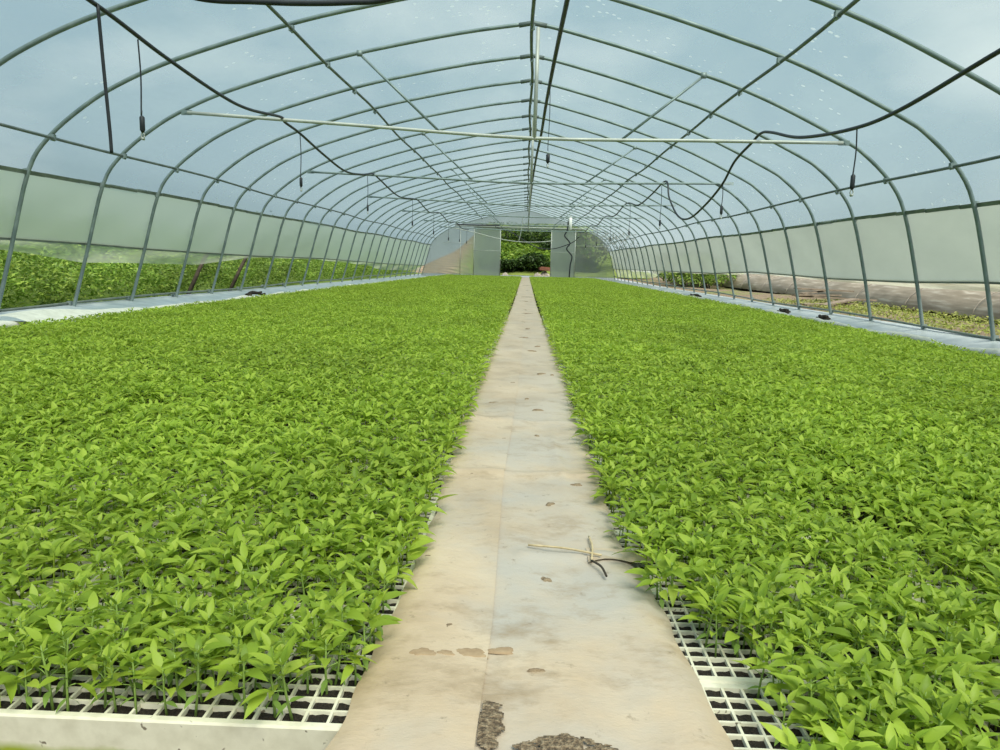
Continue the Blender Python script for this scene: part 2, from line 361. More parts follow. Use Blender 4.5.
# purlins
clamp = MB(); clamp.box((0, 0, 0), (.05, .045, .05)); clamp.tube([(0, -.03, -.03), (0, .03, -.03)], .012, 6); clamp_me = clamp.mesh('clamp', M_galv, False)
def purlin(name, x, z, r, m, label, cat='tube', y0=1.2, flat=False, wob=.012):
    t = thing(name, label, cat, (x, y0, z))
    b = MB(); n = 60
    pts = [(wob * math.sin(k * .9), (END_Y - y0) * k / n, wob * math.sin(k * .53)) for k in range(n + 1)]
    if flat:
        for k in range(n):
            a, c = Vector(pts[k]), Vector(pts[k + 1]); b.box((a + c) / 2, (.012, c.y - a.y + .002, .034), Matrix.Rotation(.25 * (1 if x < 0 else -1), 3, 'Y'))
        b.build('channel', m, t, False)
    else:
        b.tube(pts, r, 8); b.build('pipe', m, t)
    for y in HOOP_Y[:12]:
        if y < y0: continue
        o = bpy.data.objects.new('clamp', clamp_me); COL.objects.link(o); o.parent = t; o.location = (0, y - y0, 0); o.scale = (.8, .8, .8)
    return t
purlin('ridge_purlin', 0.0, 2.772, .017, M_dark, 'dark steel ridge tube running under the peak of the arches')
purlin('roof_purlin', -1.93, prof_at(-1.93, -1) - .035, .014, M_dark, 'dark roof tube halfway up the left slope of the roof')
purlin('roof_purlin', 1.95, prof_at(1.95, 1) - .035, .014, M_dark, 'dark roof tube halfway up the right slope of the roof')
purlin('side_purlin', -3.935, 1.53, .013, M_dark, 'thin dark tube along the left shoulder of the arches')
purlin('side_purlin', 3.375, 1.451, .013, M_dark, 'thin dark tube along the right shoulder of the arches')
purlin('film_channel', -4.175, 1.253, .014, M_chan, 'flat dark film-locking rail along the left wall above its curtain', 'rail', flat=True)
purlin('film_channel', 3.59, 1.157, .014, M_chan, 'flat dark film-locking rail along the right wall above its curtain', 'rail', flat=True)
purlin('base_rail', -4.565, .085, .012, M_chan, 'dark rail at ground level along the feet of the left wall', 'rail')
purlin('base_rail', 3.875, .085, .012, M_chan, 'dark rail at ground level along the feet of the right wall', 'rail')

# cross ties: bar, king post, two struts
BAR = [(1.94, 1.78), (1.90, 1.86), (1.90, 1.86), (1.90, 1.85), (1.88, 1.83), (1.88, 1.83)]
for i, k in TIES.items():
    zl, zr = BAR[k]; y = HOOP_Y[i] - .03
    t = thing('cross_tie', 'pale horizontal steel tie bar under the roof, %s from the camera' % ORD[k], 'tie bar', (0, y, 0), 'cross ties of the roof')
    xl, xr = (-3.28, 2.93) if k == 0 else (-3.36, 3.06)
    zm = [1.768, 1.803, 1.79, 1.81, 1.80, 1.80][k]      # the bars sag in the middle
    zz = lambda x: zl + (zm - zl) * (x - xl) / (0 - xl) if x < 0 else zm + (zr - zm) * x / xr
    m1, m2 = (M_pale, M_pale) if k == 0 else (M_galv, M_galv)
    b = MB(); b.tube(spline([(xl, 0, zl), (-1.7, 0, zz(-1.7)), (0, 0, zz(0)), (1.6, 0, zz(1.6)), (xr, 0, zr)], 4), .0165, 10); bar = b.build('bar', m1, t)
    for xe, ze, sd in ((xl, zl, -1), (xr, zr, 1)):
        b = MB(); b.box((xe + .01 * sd, 0, ze), (.10, .012, .045)); b.tube([(xe + .02 * sd, -.012, ze), (xe + .02 * sd, .03, ze)], .012, 6); b.build('end_clamp', M_galv, bar, False)
    b = MB(); b.tube([(.05, .0, 2.76), (.045, 0, zz(.045))], .019, 10); b.build('king_post', M_pale, t)
    for x1, z1, x2 in ((-1.62, prof_at(-1.62, -1), -.86), (1.60, prof_at(1.60, 1), .87)):
        b = MB(); b.tube([(x1, 0, z1 - .02), (x2, 0, zz(x2))], .012, 8); b.box((x1, 0, z1 - .015), (.05, .03, .05)); b.build('strut', M_galv, t)

# ------------------------------------------------------------------ films
iL = next(i for i, p in enumerate(SL) if p.z >= 1.2529); iR = next(i for i, p in enumerate(SR) if p.z <= 1.1571)
roofp = SL[iL:] + SR[1:iR + 1]
def outward(pts, i):
    a = pts[max(i - 1, 0)]; c = pts[min(i + 1, len(pts) - 1)]; t = (c - a).normalized(); return Vector((-t.z, 0, t.x))
Y0 = -1.5
b = MB(); nu, nv = len(roofp) - 1, 124
for j in range(nv + 1):
    y = Y0 + (END_Y - Y0) * j / nv
    ph = ((y - HOOP_Y[0]) / 1.115) % 1.; sag = math.sin(ph * PI)
    for i, p in enumerate(roofp):
        q = p + outward(roofp, i) * (.022 - .012 * sag); b.v.append((q.x, y, q.z))
for j in range(nv):
    for i in range(nu):
        a = j * (nu + 1) + i; b.f.append((a, a + 1, a + nu + 2, a + nu + 1))
tag(b.build('ceiling', M_roof), 'clear plastic film stretched over the arched roof', 'roof', kind='structure')
def side_curtain(side, zt, rollf, flapf, label, mflap):
    t = thing('side_curtain', label, 'curtain', (0, 0, 0))
    out = .026 * side
    ys = [Y0 + (END_Y - Y0) * j / 130 for j in range(131)]
    b = MB(); nz = 6
    for y in ys:
        zr = rollf(y)
        for k in range(nz + 1):
            z = zt + (zr - zt) * k / nz
            b.v.append((prof_x(z, side) + out + .012 * math.sin(y * 5.3 + k) * math.sin(k / nz * PI), y, z))
    for j in range(130):
        for k in range(nz):
            a = j * (nz + 1) + k; b.f.append((a, a + 1, a + nz + 2, a + nz + 1))
    b.build('film', M_side if side > 0 else M_sideL, t)
    b = MB(); b.tube([(prof_x(rollf(y), side) + out * 1.7, y, rollf(y)) for y in ys[::2]], .017, 8); rt = b.build('roll_tube', M_chan, t)
    b = MB()
    for y in ys:
        z0, z1 = rollf(y), flapf(y)
        for k in range(4):
            z = z0 + (z1 - z0) * k / 3
            b.v.append((prof_x(max(z, 0), side) + out * 1.9 + side * .02 * k * (1 + math.sin(y * 2.1 + k)), y, z))
    for j in range(130):
        for k in range(3):
            a = j * 4 + k; b.f.append((a, a + 1, a + 5, a + 4))
    b.build('hanging_flap', mflap, rt)
def lerp_tab(tab):
    def f(y):
        if y <= tab[0][0]: return tab[0][1]
        for (a, va), (c, vc) in zip(tab[:-1], tab[1:]):
            if y <= c: return va + (vc - va) * (y - a) / (c - a)
        return tab[-1][1]
    return f
rollL = lerp_tab([(6.2, .70), (7.5, .68), (8.6, .65), (9.8, .63), (12, .60), (16, .58), (24, .45), (33, .35)])
flapL = lerp_tab([(5.2, .66), (6.3, .60), (7.5, .49), (8.7, .48), (10.2, .46), (11.2, .50), (12.4, .57), (16, .55), (21, .42), (24, .25), (33, .12)])
rollR = lerp_tab([(6.3, .54), (7.6, .51), (9.4, .50), (11, .52), (12.8, .54), (15.4, .48), (21.3, .46), (33, .40)])
flapR = lerp_tab([(6.3, .46), (7.6, .45), (9.4, .46), (11, .48), (12.8, .50), (15.4, .45), (21.3, .42), (24, .2), (33, .05)])
side_curtain(-1, 1.253, rollL, flapL, 'milky plastic curtain on the left wall, rolled up to bare the weeds outside', M_flapL)
side_curtain(1, 1.157, rollR, flapR, 'milky plastic curtain on the right wall, rolled up above bare soil', M_flapL)

# end wall film with a door opening x -1.15..1.07, z 0..2.0
b = MB(); full = SL + SR[1:]
def top_z(x):
    return prof_at(x, -1) if x <= 0 else prof_at(x, 1)
DX0, DX1, DZ = -1.13, 1.07, 1.98
ye = END_Y - .03
def wall_piece(x0, x1, zb, n, nz=10):
    def fn(u, v):
        x = x0 + (x1 - x0) * u; zt = top_z(x); zz = zb + (zt - zb) * v
        return (x, ye + .03 * math.sin(x * 2.3 + zz * 3.1), zz)
    b.grid(fn, n, nz)
def edge_piece(side):
    S = [p for p in (SL if side < 0 else SR) if p.z <= 1.25]
    vs = []; xs = -4.159 if side < 0 else 3.56
    for p in S: vs += [(p.x, ye, p.z), (xs, ye, p.z)]
    b.add(vs, [(2 * i, 2 * i + 1, 2 * i + 3, 2 * i + 2) for i in range(len(S) - 1)])
edge_piece(-1); edge_piece(1)
wall_piece(-4.159, DX0, -.18, 20); wall_piece(DX1, 3.56, -.18, 18); wall_piece(DX0, DX1, DZ, 14, 4)
tag(b.build('wall_back', M_end), 'milky film end wall with a door opening onto the hillside', 'wall', kind='structure')
for nm, x0, x1, lab in (('door_1', -2.27, DX0, 'pale milky sliding door panel left of the far opening'), ('door_2', DX1, 2.10, 'pale milky sliding door panel right of the far opening')):
    d = thing(nm, lab, 'door', ((x0 + x1) / 2, END_Y - .12, 0), kind='structure')
    wd = x1 - x0
    b = MB(); b.grid(lambda u, v: ((u - .5) * wd, .015 * math.sin(v * 9), -.14 + 2.17 * v), 4, 12); b.build('panel', M_panel, d)
    for nm2, a, c in (('stile', (-wd / 2, 0, -.15), (-wd / 2, 0, 2.05)), ('stile', (wd / 2, 0, -.15), (wd / 2, 0, 2.05)), ('rail', (-wd / 2, 0, 2.04), (wd / 2, 0, 2.04)), ('rail', (-wd / 2, 0, 1.05), (wd / 2, 0, 1.05)), ('rail', (-wd / 2, 0, -.13), (wd / 2, 0, -.13))):
        b = MB(); b.tube([a, c], .018, 6); b.build(nm2, M_pale, d)
b = MB(); b.tube([(-3.1, 0, 0), (3.2, 0, -.02)], .02, 8); tag(b.build('door_track', M_pale, loc=(0, END_Y - .16, 2.08)), 'long pale track bar across the end wall above the door opening', 'bar')
b = MB(); b.tube([(-3.6, 0, 1.25), (-1.2, 0, 1.25)], .008, 6); tag(b.build('end_wall_rail', M_pale, loc=(0, END_Y - .08, .1)), 'thin rail across the left half of the end wall', 'rail')
b = MB(); b.tube([(2.1, 0, 1.25), (3.5, 0, 1.25)], .008, 6); tag(b.build('end_wall_rail', M_pale, loc=(0, END_Y - .08, .1)), 'thin rail across the right half of the end wall', 'rail')
b = MB(); b.tube([(0, 0, 0), (0, 0, 1.95)], .012, 6); tag(b.build('end_wall_post', M_pale, loc=(-2.87, END_Y - .08, 0)), 'thin upright post in the left half of the end wall', 'post')

# ground sheets along both walls
def ground_sheet(side, x0, xf, label):
    t = thing('ground_sheet', label, 'sheet', (0, 0, 0))
    b = MB(); n = 120
    def fn(u, v):
        y = 3.2 + (END_Y - 3.3) * u
        x = x0 + (xf - x0) * v
        z = gs(y) + .075 * (1 - v) ** 2.2 + .012 + .012 * math.sin(y * 3.7 + v * 5) * v + .01 * math.sin(y * 11 + v * 9) * v
        return (x + .02 * math.sin(y * 1.9) * v, y, z)
    b.grid(fn, n, 6); b.build('film', M_gsheet, t)
    b = MB(); pts = []; rr = []
    for k in range(150):
        y = 3.2 + (END_Y - 3.4) * k / 149
        pts.append((xf + .03 * math.sin(y * 2.3) + .012 * math.sin(y * 7.1), y, .036 + gs(y) + .008 * math.sin(y * 5.))); rr.append(.034 + .012 * math.sin(y * 3.9) + .006 * math.sin(y * 13))
    b.tube(pts, rr, 8); b.build('rolled_edge', M_fold, t)
ground_sheet(-1, -4.6, -3.86, 'bluish plastic ground sheet with white rolled edge along the left wall')
ground_sheet(1, 3.92, 3.36, 'bluish plastic ground sheet with white rolled edge along the right wall')
b = MB(); b.grid(lambda u, v: (-4.0 + .38 * u + .1 * v, 5.5 + 1.5 * v, .10 + .025 * math.sin(u * 4 + v * 5) - .05 * u), 6, 10)
tag(b.build('loose_sheet_flap', M_fold), 'loose whitish flap of sheet lying at the left bed edge near the first arch', 'sheet')
for i, (x, y, z, s) in enumerate([(-4.2, 11.6, -.02, .13), (3.62, 9.2, -.01, .07), (3.62, 10.6, -.02, .08), (3.55, 15.9, -.04, .13)]):
    b = MB(); pts = [(math.cos(a) * s, math.sin(a) * s * 1.7, .02 + .01 * math.sin(3 * a)) for a in [k * PI / 7 for k in range(12)]]
    b.tube(spline(pts, 3), .018, 6); b.tube(spline([(p[0] * .6, p[1] * .8, p[2] + .03) for p in pts[::2]], 3), .018, 6)
    tag(b.build('hose_coil', M_bark, loc=(x, y, z)), ['dark coil of hose lying on the left ground sheet', 'small dark hose coil on the right ground sheet, nearest the camera', 'dark hose coil on the right ground sheet, middle of three', 'dark hose coil on the right ground sheet, farthest of three'][i], 'hose', 'dark coils on the ground sheets')

# ------------------------------------------------------------------ irrigation lines
def hose(name, pts, r, label, cat='hose', n=8, m=None):
    P = spline(pts, n); b = MB(); b.tube([p - Vector(pts[0]) for p in P], r, 8)
    return tag(b.build(name, m or M_black, loc=pts[0]), label, cat)
hose('irrigation_hose', [(-2.30, 1.6, 1.95), (-2.36, 3.0, 1.96), (-2.37, 4.19, 1.93), (-2.37, 5.0, 1.86), (-2.37, 5.9, 1.81), (-2.37, 6.5, 1.82), (-2.36, 7.3, 1.905), (-2.38, 7.5, 1.89), (-2.37, 7.95, 1.86), (-2.37, 8.9, 1.77), (-2.37, 9.9, 1.71), (-2.4, 11.0, 1.79), (-2.39, 11.8, 1.89), (-2.38, 12.2, 1.86), (-2.37, 14., 1.74), (-2.37, 15.8, 1.84), (-2.37, 16.6, 1.86), (-2.37, 18.5, 1.74), (-2.37, 20.7, 1.86), (-2.37, 23, 1.74), (-2.37, 25.2, 1.85), (-2.37, 28, 1.76), (-2.37, 31, 1.85)], .013, 'black irrigation hose slung under the tie bars on the left side')
hose('irrigation_hose', [(2.3, 1.9, 1.85), (2.2, 3.0, 1.70), (2.15, 3.71, 1.62), (2.15, 4.63, 1.535), (2.15, 5.3, 1.54), (2.15, 6.26, 1.64), (2.15, 7.0, 1.80), (2.16, 7.35, 1.85), (2.15, 7.6, 1.80), (2.15, 8.17, 1.70), (2.15, 8.63, 1.51), (2.15, 9.39, 1.34), (2.14, 10.2, 1.23), (2.13, 10.9, 1.30), (2.1, 11.5, 1.60), (2.1, 11.85, 1.88), (2.1, 13.2, 1.79), (2.12, 14.8, 1.74), (2.1, 16.4, 1.89), (2.1, 18.5, 1.76), (2.1, 20.8, 1.87), (2.1, 23, 1.75), (2.1, 25.2, 1.85), (2.1, 28, 1.74), (2.1, 31, 1.84)], .013, 'black irrigation hose sagging deeply on the right side')
hose('irrigation_hose', [(.33, 2.2, 2.62), (.29, 4.2, 2.58), (.26, 5.6, 2.56), (.22, 7.5, 2.54), (.19, 9.6, 2.53), (.17, 11.7, 2.5), (.13, 14, 2.48), (.10, 17, 2.45), (.08, 21, 2.42), (.06, 26, 2.38), (.05, 31, 2.33)], .020, 'thick black hose running below the ridge')
hose('cross_hose', [(-2.34, 4.1, 1.93), (-2.1, 4.15, 2.0), (-1.753, 4.2, 1.950), (-1.5, 4.2, 1.942), (-1.242, 4.2, 1.937), (-.974, 4.2, 1.945), (-.75, 4.2, 1.97), (-.3, 4.22, 2.12), (.1, 4.25, 2.38), (.28, 4.3, 2.56)], .016, 'thick black cross hose sagging at the top edge near the camera')
def drop(x, y, z, ln, label, big=1.):
    t = thing('hanging_sprinkler', label, 'sprinkler', (x, y, z), 'sprinklers hung from the hoses')
    b = MB(); b.tube(spline([(0, 0, 0), (.008, 0, -ln * .4), (.0, 0, -ln * .8), (.004, 0, -ln + .13)], 4), .0045, 6); b.build('drop_tube', M_black, t)
    b = MB(); b.tube([(.004, 0, -ln + .10), (.004, 0, -ln + .09), (.004, 0, -ln + .015), (.004, 0, -ln + .0)], [.007, .016 * big, .016 * big, .008], 8); wt = b.build('weight', M_black, t)
    b = MB(); b.tube([(.004 + .010 * math.cos(a), 0, -ln - .018 + .018 * math.sin(a)) for a in [k * PI / 6 for k in range(13)]], .004, 5); b.tube([(.004, -.012, -ln - .036), (.004, .012, -ln - .036)], .009, 6); b.build('nozzle', M_pale, wt)
def hz(pts, y):
    return pts
LD = [(4.68, 1.87), (7.95, 1.86), (11.9, 1.87), (15.7, 1.83), (19.3, 1.78), (23., 1.73), (26.8, 1.79), (30., 1.81)]
for i, (y, z) in enumerate(LD): drop(-2.37 if i != 2 else -2.5, y, z, .54, 'black weighted sprinkler hanging from the left hose, %s from the camera' % ORD[i])
RD = [(5.2, 1.535, .40), (8.6, 1.52, .34), (12.2, 1.84, .62), (15.8, 1.82, .62), (19.3, 1.78, .6), (23., 1.74, .6), (27.2, 1.75, .6)]
for i, (y, z, l) in enumerate(RD): drop(2.15 if i < 2 else 2.1, y, z, l, 'black weighted sprinkler hanging from the right hose, %s from the camera' % ORD[i])
drop(.20, 8.4, 2.53, .86, 'black weighted sprinkler hanging from the ridge hose', 1.3)
hose('hanging_hose_end', [(-2.36, 4.24, 1.93), (-2.345, 4.24, 1.6), (-2.335, 4.25, 1.3), (-2.33, 4.25, 1.15)], .0095, 'plain black hose end hanging straight down from the left hose')
hose('power_cord', [(1.75, 32.6, 2.45), (1.72, 32.6, 2.0), (1.62, 32.6, 1.75), (1.85, 32.6, 1.45), (1.72, 32.6, 1.2), (1.95, 32.6, .9), (1.9, 32.6, .5), (1.87, 32.6, -.12)], .03, 'thick black power cord dangling in front of the right end panel', 'cord')
hose('black_cable', [(-1.35, 32.3, 2.05), (-.7, 32.3, 1.85), (-.1, 32.3, 1.5), (.55, 32.3, 1.2), (1.2, 32.3, 1.2), (1.9, 32.3, 1.45), (2.2, 32.3, 1.7)], .018, 'thin black cable drooping across the far door opening', 'cable')
hose('pale_pipe', [(-3.3, 30.6, 1.95), (-2.2, 30.6, 1.75), (-1.1, 30.6, 1.5), (-.2, 30.6, 1.4), (.6, 30.6, 1.42), (1.05, 30.6, 1.47)], .014, 'pale drooping pipe crossing in front of the far door', 'pipe', m=M_pale)
hose('leaning_pipe', [(-.32, 30.65, 1.40), (-.22, 30.65, 1.9), (-.18, 30.65, 2.4)], .014, 'short pale pipe rising from the drooping pipe to the ridge', 'pipe', m=M_pale)
hose('film_roll', [(-3.1, 32.7, 2.13), (-2.3, 32.7, 2.12), (-1.2, 32.7, 2.12)], .03, 'dark roll of film on the track left of the far door', 'roll')
# white tube lamp under the fourth tie
t = thing('tube_lamp', 'white tube lamp hanging from the fourth tie bar right of the ridge', 'lamp', (1.17, HOOP_Y[15] - .06, 1.83))
b = MB(); b.tube([(0, 0, -.34), (0, 0, -.33), (0, 0, -.02), (0, 0, -.01)], [.03, .045, .045, .03], 10); b.build('tube', M_white, t)
b = MB(); b.tube([(0, 0, -.015), (0, 0, .03)], .022, 8); b.build('cap', M_pale, t)

# ------------------------------------------------------------------ walkway film
edgeL = lerp_tab([(.3, -.215), (.75, -.207), (.9, -.202), (1.03, -.195), (1.2, -.188), (1.4, -.182), (2.1, -.19), (2.4, -.20), (2.9, -.193), (5, -.186), (7, -.176), (9.7, -.16), (14, -.16), (33, -.18)])
edgeR = lerp_tab([(.3, .26), (.75, .252), (.9, .250), (1.0, .245), (1.13, .236), (1.3, .22), (1.42, .206), (1.5, .20), (2.1, .204), (5, .196), (7, .176), (9.7, .16), (14, .16), (33, .18)])
seam = lerp_tab([(.4, -.045), (.77, -.041), (1.06, -.035), (1.8, -.04), (2.5, -.029), (3.8, -.014), (10, .01), (33, .01)])
def fz(x, y):
    z = .067 + gs(y) + .003 * math.sin(y * 4.1 + x * 3) + .003 * math.sin(y * 9.7 - x * 11) + .002 * math.sin(x * 40 + y * 6)
    z += .008 * math.exp(-((y - 1.86 - .06 * x) / .022) ** 2) + .006 * math.exp(-((y - 2.53) / .03) ** 2)
    z += .007 * math.exp(-((y - 1.33 - .1 * x) / .018) ** 2) * (x > .0)
    z += .008 * math.exp(-((x - .105 + (y - 2.0) * .02) / .010) ** 2) * math.exp(-((y - 2.05) / .35) ** 2)
    e = min(x - edgeL(y), edgeR(y) - x)
    if e < .03: z -= .008 * (1 - max(e, 0) / .03) ** 2
    return z
tw = thing('walkway_film', 'mud-stained beige plastic film laid as a walkway between the seedling beds', 'walkway', (0, 0, 0))
rows = []; y = .45
while y < 34.3: rows.append(y); y += .012 if y < 2.6 else (.04 if y < 6 else .25)
rows.append(34.3)
for nm, fa, fb, m, dz, nx in (('sheet', edgeR, lambda y: seam(y) - .05, M_walkB, 0., 22), ('overlapping_sheet', edgeL, seam, M_walkA, .0035, 16)):
    b = MB(); 
    for y in rows:
        wa, wb = fa(y), fb(y)
        wa += .004 * math.sin(y * 17) + .003 * math.sin(y * 41)
        for k in range(nx + 1):
            x = wa + (wb - wa) * k / nx; b.v.append((x, y, fz(x, y) + dz))
    for j in range(len(rows) - 1):
        for k in range(nx):
            a = j * (nx + 1) + k; b.f.append((a, a + 1, a + nx + 2, a + nx + 1))
    b.build(nm, m, tw)
# torn tab of film sticking out right of the walkway
b = MB(); b.grid(lambda u, v: (.13 + .125 * u, 1.305 + .07 * v * (1 - .55 * u) + .02 * u + .01 * math.sin(u * 5), fz(.13 + .06 * u, 1.32) + .003 + .002 * math.sin(u * 7 + v * 3)), 8, 5)
tag(b.build('film_scrap', M_walkA), 'torn beige scrap of film poking from the right edge of the walkway', 'scrap')
straws = [((.14, 1.42, .074), (.135, 1.30, .074), 'upright in the picture'), ((.02, 1.365, .074), (.155, 1.322, .076), 'crossing'), ((.135, 1.30, .074), (.155, 1.235, .073), 'bent')]
labs = ['pale straw lying lengthwise on the walkway by the torn scrap', 'pale straw lying across the walkway and pointing at the torn scrap', 'short dark straw just in front of the torn scrap']
for (a, c, _), l in zip(straws, labs):
    b = MB(); b.tube(spline([(0, 0, 0), ((Vector(c) - Vector(a)) * .5 + Vector((.004, .003, .002)))[:], (Vector(c) - Vector(a))[:]], 4), .0022, 5)
    tag(b.build('straw', M_straw if 'dark' not in l else M_bark, loc=a), l, 'straw', 'straws on the walkway')
# spilled soil at the front of the walkway
def blob(mb, cx, cy_, cz, rx, ry, h, seed, n=26, rings=7, jag=.35):
    rr = random.Random(seed); ph = [rr.uniform(0, 6.28) for _ in range(5)]
    vs = [(cx, cy_, cz + h)]; fs = []
    for r in range(1, rings + 1):
        for k in range(n):
            a = 2 * PI * k / n; f = 1 + jag * (.5 * math.sin(2 * a + ph[0]) + .4 * math.sin(3 * a + ph[1]) + .3 * math.sin(5 * a + ph[2]) + .25 * math.sin(9 * a + ph[3]))
            q = r / rings
            vs.append((cx + math.cos(a) * rx * q * f, cy_ + math.sin(a) * ry * q * f, cz + h * (1 - q ** 2) * (.6 + .5 * rr.random()) - (.003 if r == rings else 0)))
    for k in range(n): fs.append((0, 1 + k, 1 + (k + 1) % n))
    for r in range(rings - 1):
        for k in range(n):
            a = 1 + r * n + k; c = 1 + r * n + (k + 1) % n; fs.append((a, a + n, c + n, c))
    mb.add(vs, fs)
from mathutils import noise as mnoise
def spill(x0, x1, y0, y1, cx_, cy_, rx, ry, th, lab, sd):
    b = MB(); st = .0022; nx = int((x1 - x0) / st); ny = int((y1 - y0) / st); idx = {}
    def val(x, y):
        q = ((x - cx_) / rx) ** 2 + ((y - cy_) / ry) ** 2
        return mnoise.fractal(Vector((x * 38 + sd, y * 46, sd)), 1., 2.1, 5) * .55 - q + th
    def vid(i, j):
        if (i, j) not in idx:
            x, y = x0 + i * st, y0 + j * st; h = max(0, min(val(x, y) * 3, 1)); idx[(i, j)] = len(b.v)
            b.v.append((x, y, fz(x, y) + .0045 + .0028 * h * (.5 + .5 * mnoise.noise(Vector((x * 420, y * 420, 2))))))
        return idx[(i, j)]
    for i in range(nx):
        for j in range(ny):
            x, y = x0 + (i + .5) * st, y0 + (j + .5) * st
            if val(x, y) > 0 and x > seam(y) + .002: b.f.append((vid(i, j), vid(i + 1, j), vid(i + 1, j + 1), vid(i, j + 1)))
    tag(b.build('soil_spill', M_spill, loc=(0, 0, 0)), lab, 'soil')
M_spill = simple('crumbled_soil', [(.35, (.10, .07, .045)), (.5, (.22, .16, .10)), (.68, (.42, .33, .22))], 160., .95, bump=.8)
spill(-.05, .16, .66, .86, .055, .735, .085, .055, .75, 'brown patch of crumbled soil spilled at the near end of the walkway', 3.3)
spill(-.05, .03, .70, .90, -.028, .80, .020, .07, .62, 'narrow streak of crumbled soil along the seam at the near end of the walkway', 8.1)
# mud prints with a straight lower edge beside the seam, nearest fold
for (x, y, s, sd, lab) in [(-.125, .967, .020, 11, 'faint rounded mud print left of two others on the walkway'), (-.095, .967, .013, 12, 'small triangular mud print in the middle of three'), (-.065, .973, .026, 13, 'widest brown mud print beside the walkway seam'), (-.018, .985, .017, 14, 'dark mud smear tucked against the walkway seam')]:
    b = MB(); blob(b, 0, 0, 0, s, s * .6, .0003, sd, 24, 5, .35)
    b.v = [(px, max(py, -s * .45), pz) for px, py, pz in b.v]
    tag(b.build('mud_print', simple('mud_print', [(.3, (.29, .20, .12)), (.7, (.40, .29, .18))], 60., .9), loc=(x, y, fz(x, y) + .0042)), lab, 'mud')
clods = [(.05, 1.235, .006), (.03, .93, .005), (-.10, 1.05, .007), (-.16, 1.30, .005), (.07, 1.62, .007), (-.12, 1.83, .006), (.14, 1.78, .007), (-.05, 2.25, .007), (.05, 2.30, .006), (-.1, 2.85, .010), (.02, 2.95, .008), (.06, 2.72, .012), (.09, 3.6, .012), (.14, 3.55, .010), (-.04, 3.3, .008), (.05, 4.6, .018), (.09, 4.8, .016), (.0, 5.4, .014), (.03, 6.2, .02), (-.02, 7., .02), (.03, 8.2, .03), (0., 9.0, .03), (-.02, 11., .04), (.03, 12.5, .04), (.04, 16, .05), (.0, 20, .05)]
for i, (x, y, s) in enumerate(clods):
    b = MB(); blob(b, 0, 0, 0, s * (1.5 + .7 * math.sin(i * 2.3)), s * (.8 + .3 * math.cos(i * 3.1)), min(s * .3, .004), 50 + i, 16, 4, .6)
    tag(b.build('soil_crumb', M_crumb, loc=(x, y, fz(x, y) + .0025)), 'small brown soil crumb dropped on the walkway film, %s from the camera' % (ORD[i] if i < len(ORD) else 'last'), 'soil', 'soil crumbs on the walkway')

# ------------------------------------------------------------------ trays
TZ = .055
def tray_mesh(W, D, nx, ny, rim=.012):
    b = MB(); cw = (W - 2 * rim) / nx; cd = (D - 2 * rim) / ny; wl = .0035
    xs = [-W / 2, -W / 2 + rim]; 
    def cell(i, j):
        x0 = -W / 2 + rim + i * cw; y0 = -D / 2 + rim + j * cd; x1, y1 = x0 + cw, y0 + cd
        o = [(x0, y0), (x1, y0), (x1, y1), (x0, y1)]
        n = [(x0 + wl / 2, y0 + wl / 2), (x1 - wl / 2, y0 + wl / 2), (x1 - wl / 2, y1 - wl / 2), (x0 + wl / 2, y1 - wl / 2)]
        t = .0035; lo = [(x0 + wl / 2 + t, y0 + wl / 2 + t), (x1 - wl / 2 - t, y0 + wl / 2 + t), (x1 - wl / 2 - t, y1 - wl / 2 - t), (x0 + wl / 2 + t, y1 - wl / 2 - t)]
        vs = [(*p, TZ) for p in o] + [(*p, TZ) for p in n] + [(*p, TZ - .030) for p in lo]
        fs = [(k, (k + 1) % 4, 4 + (k + 1) % 4, 4 + k) for k in range(4)] + [(4 + k, 4 + (k + 1) % 4, 8 + (k + 1) % 4, 8 + k) for k in range(4)]
        b.add(vs, fs)
    for i in range(nx):
        for j in range(ny): cell(i, j)
    ix, iy = W / 2 - rim, D / 2 - rim
    ring = lambda hx, hy, z: [(-hx, -hy, z), (hx, -hy, z), (hx, hy, z), (-hx, hy, z)]
    e = .0015
    vs = ring(ix, iy, TZ) + ring(W / 2 - e - .002, D / 2 - e - .002, TZ) + ring(W / 2 - e, D / 2 - e, TZ - .003) + ring(W / 2 - .004, D / 2 - .004, .004) + ring(ix + .004, iy + .004, .004)
    fs = []
    for r in range(4): fs += [(r * 4 + k, (r + 1) * 4 + k, (r + 1) * 4 + (k + 1) % 4, r * 4 + (k + 1) % 4) for k in range(4)]
    b.add(vs, fs)
    s = MB()
    rr = random.Random(3)
    gx, gy = nx * 3, ny * 3
    s.grid(lambda u, v: (-ix + .001 + (2 * ix - .002) * u, -iy + .001 + (2 * iy - .002) * v, TZ - .003 - .004 * rr.random()), gx, gy)
    return b, s
LW, LDp, LNX, LNY = .531, .283, 17, 10
RW, RDp, RNX, RNY = .539, .2795, 20, 10
bl, sl_ = tray_mesh(LW, LDp, LNX, LNY, .010); br, sr_ = tray_mesh(RW, RDp, RNX, RNY, .0125)
LX0, LY0 = -.181, .806        # right edge and front edge of the left bed
RX0, RY0 = .186, .3850          # left edge and front edge of the right bed (a tray joint falls at y = .944)
protoL = thing('plug_tray', 'tray', 'tray', (0, 0, 0), 'cream plug trays'); bl.build('shell', M_tray, protoL, False); sl_.build('potting_soil', M_soil, protoL, False)
protoR = thing('plug_tray', 'tray', 'tray', (0, 0, 0), 'cream plug trays'); br.build('shell', M_tray, protoR, False); sr_.build('potting_soil', M_soil, protoR, False)
usedL = usedR = False
NL = int((END_Y - .4 - LY0) / LDp); NR = int((END_Y - .4 - RY0) / RDp)
rest = MB()
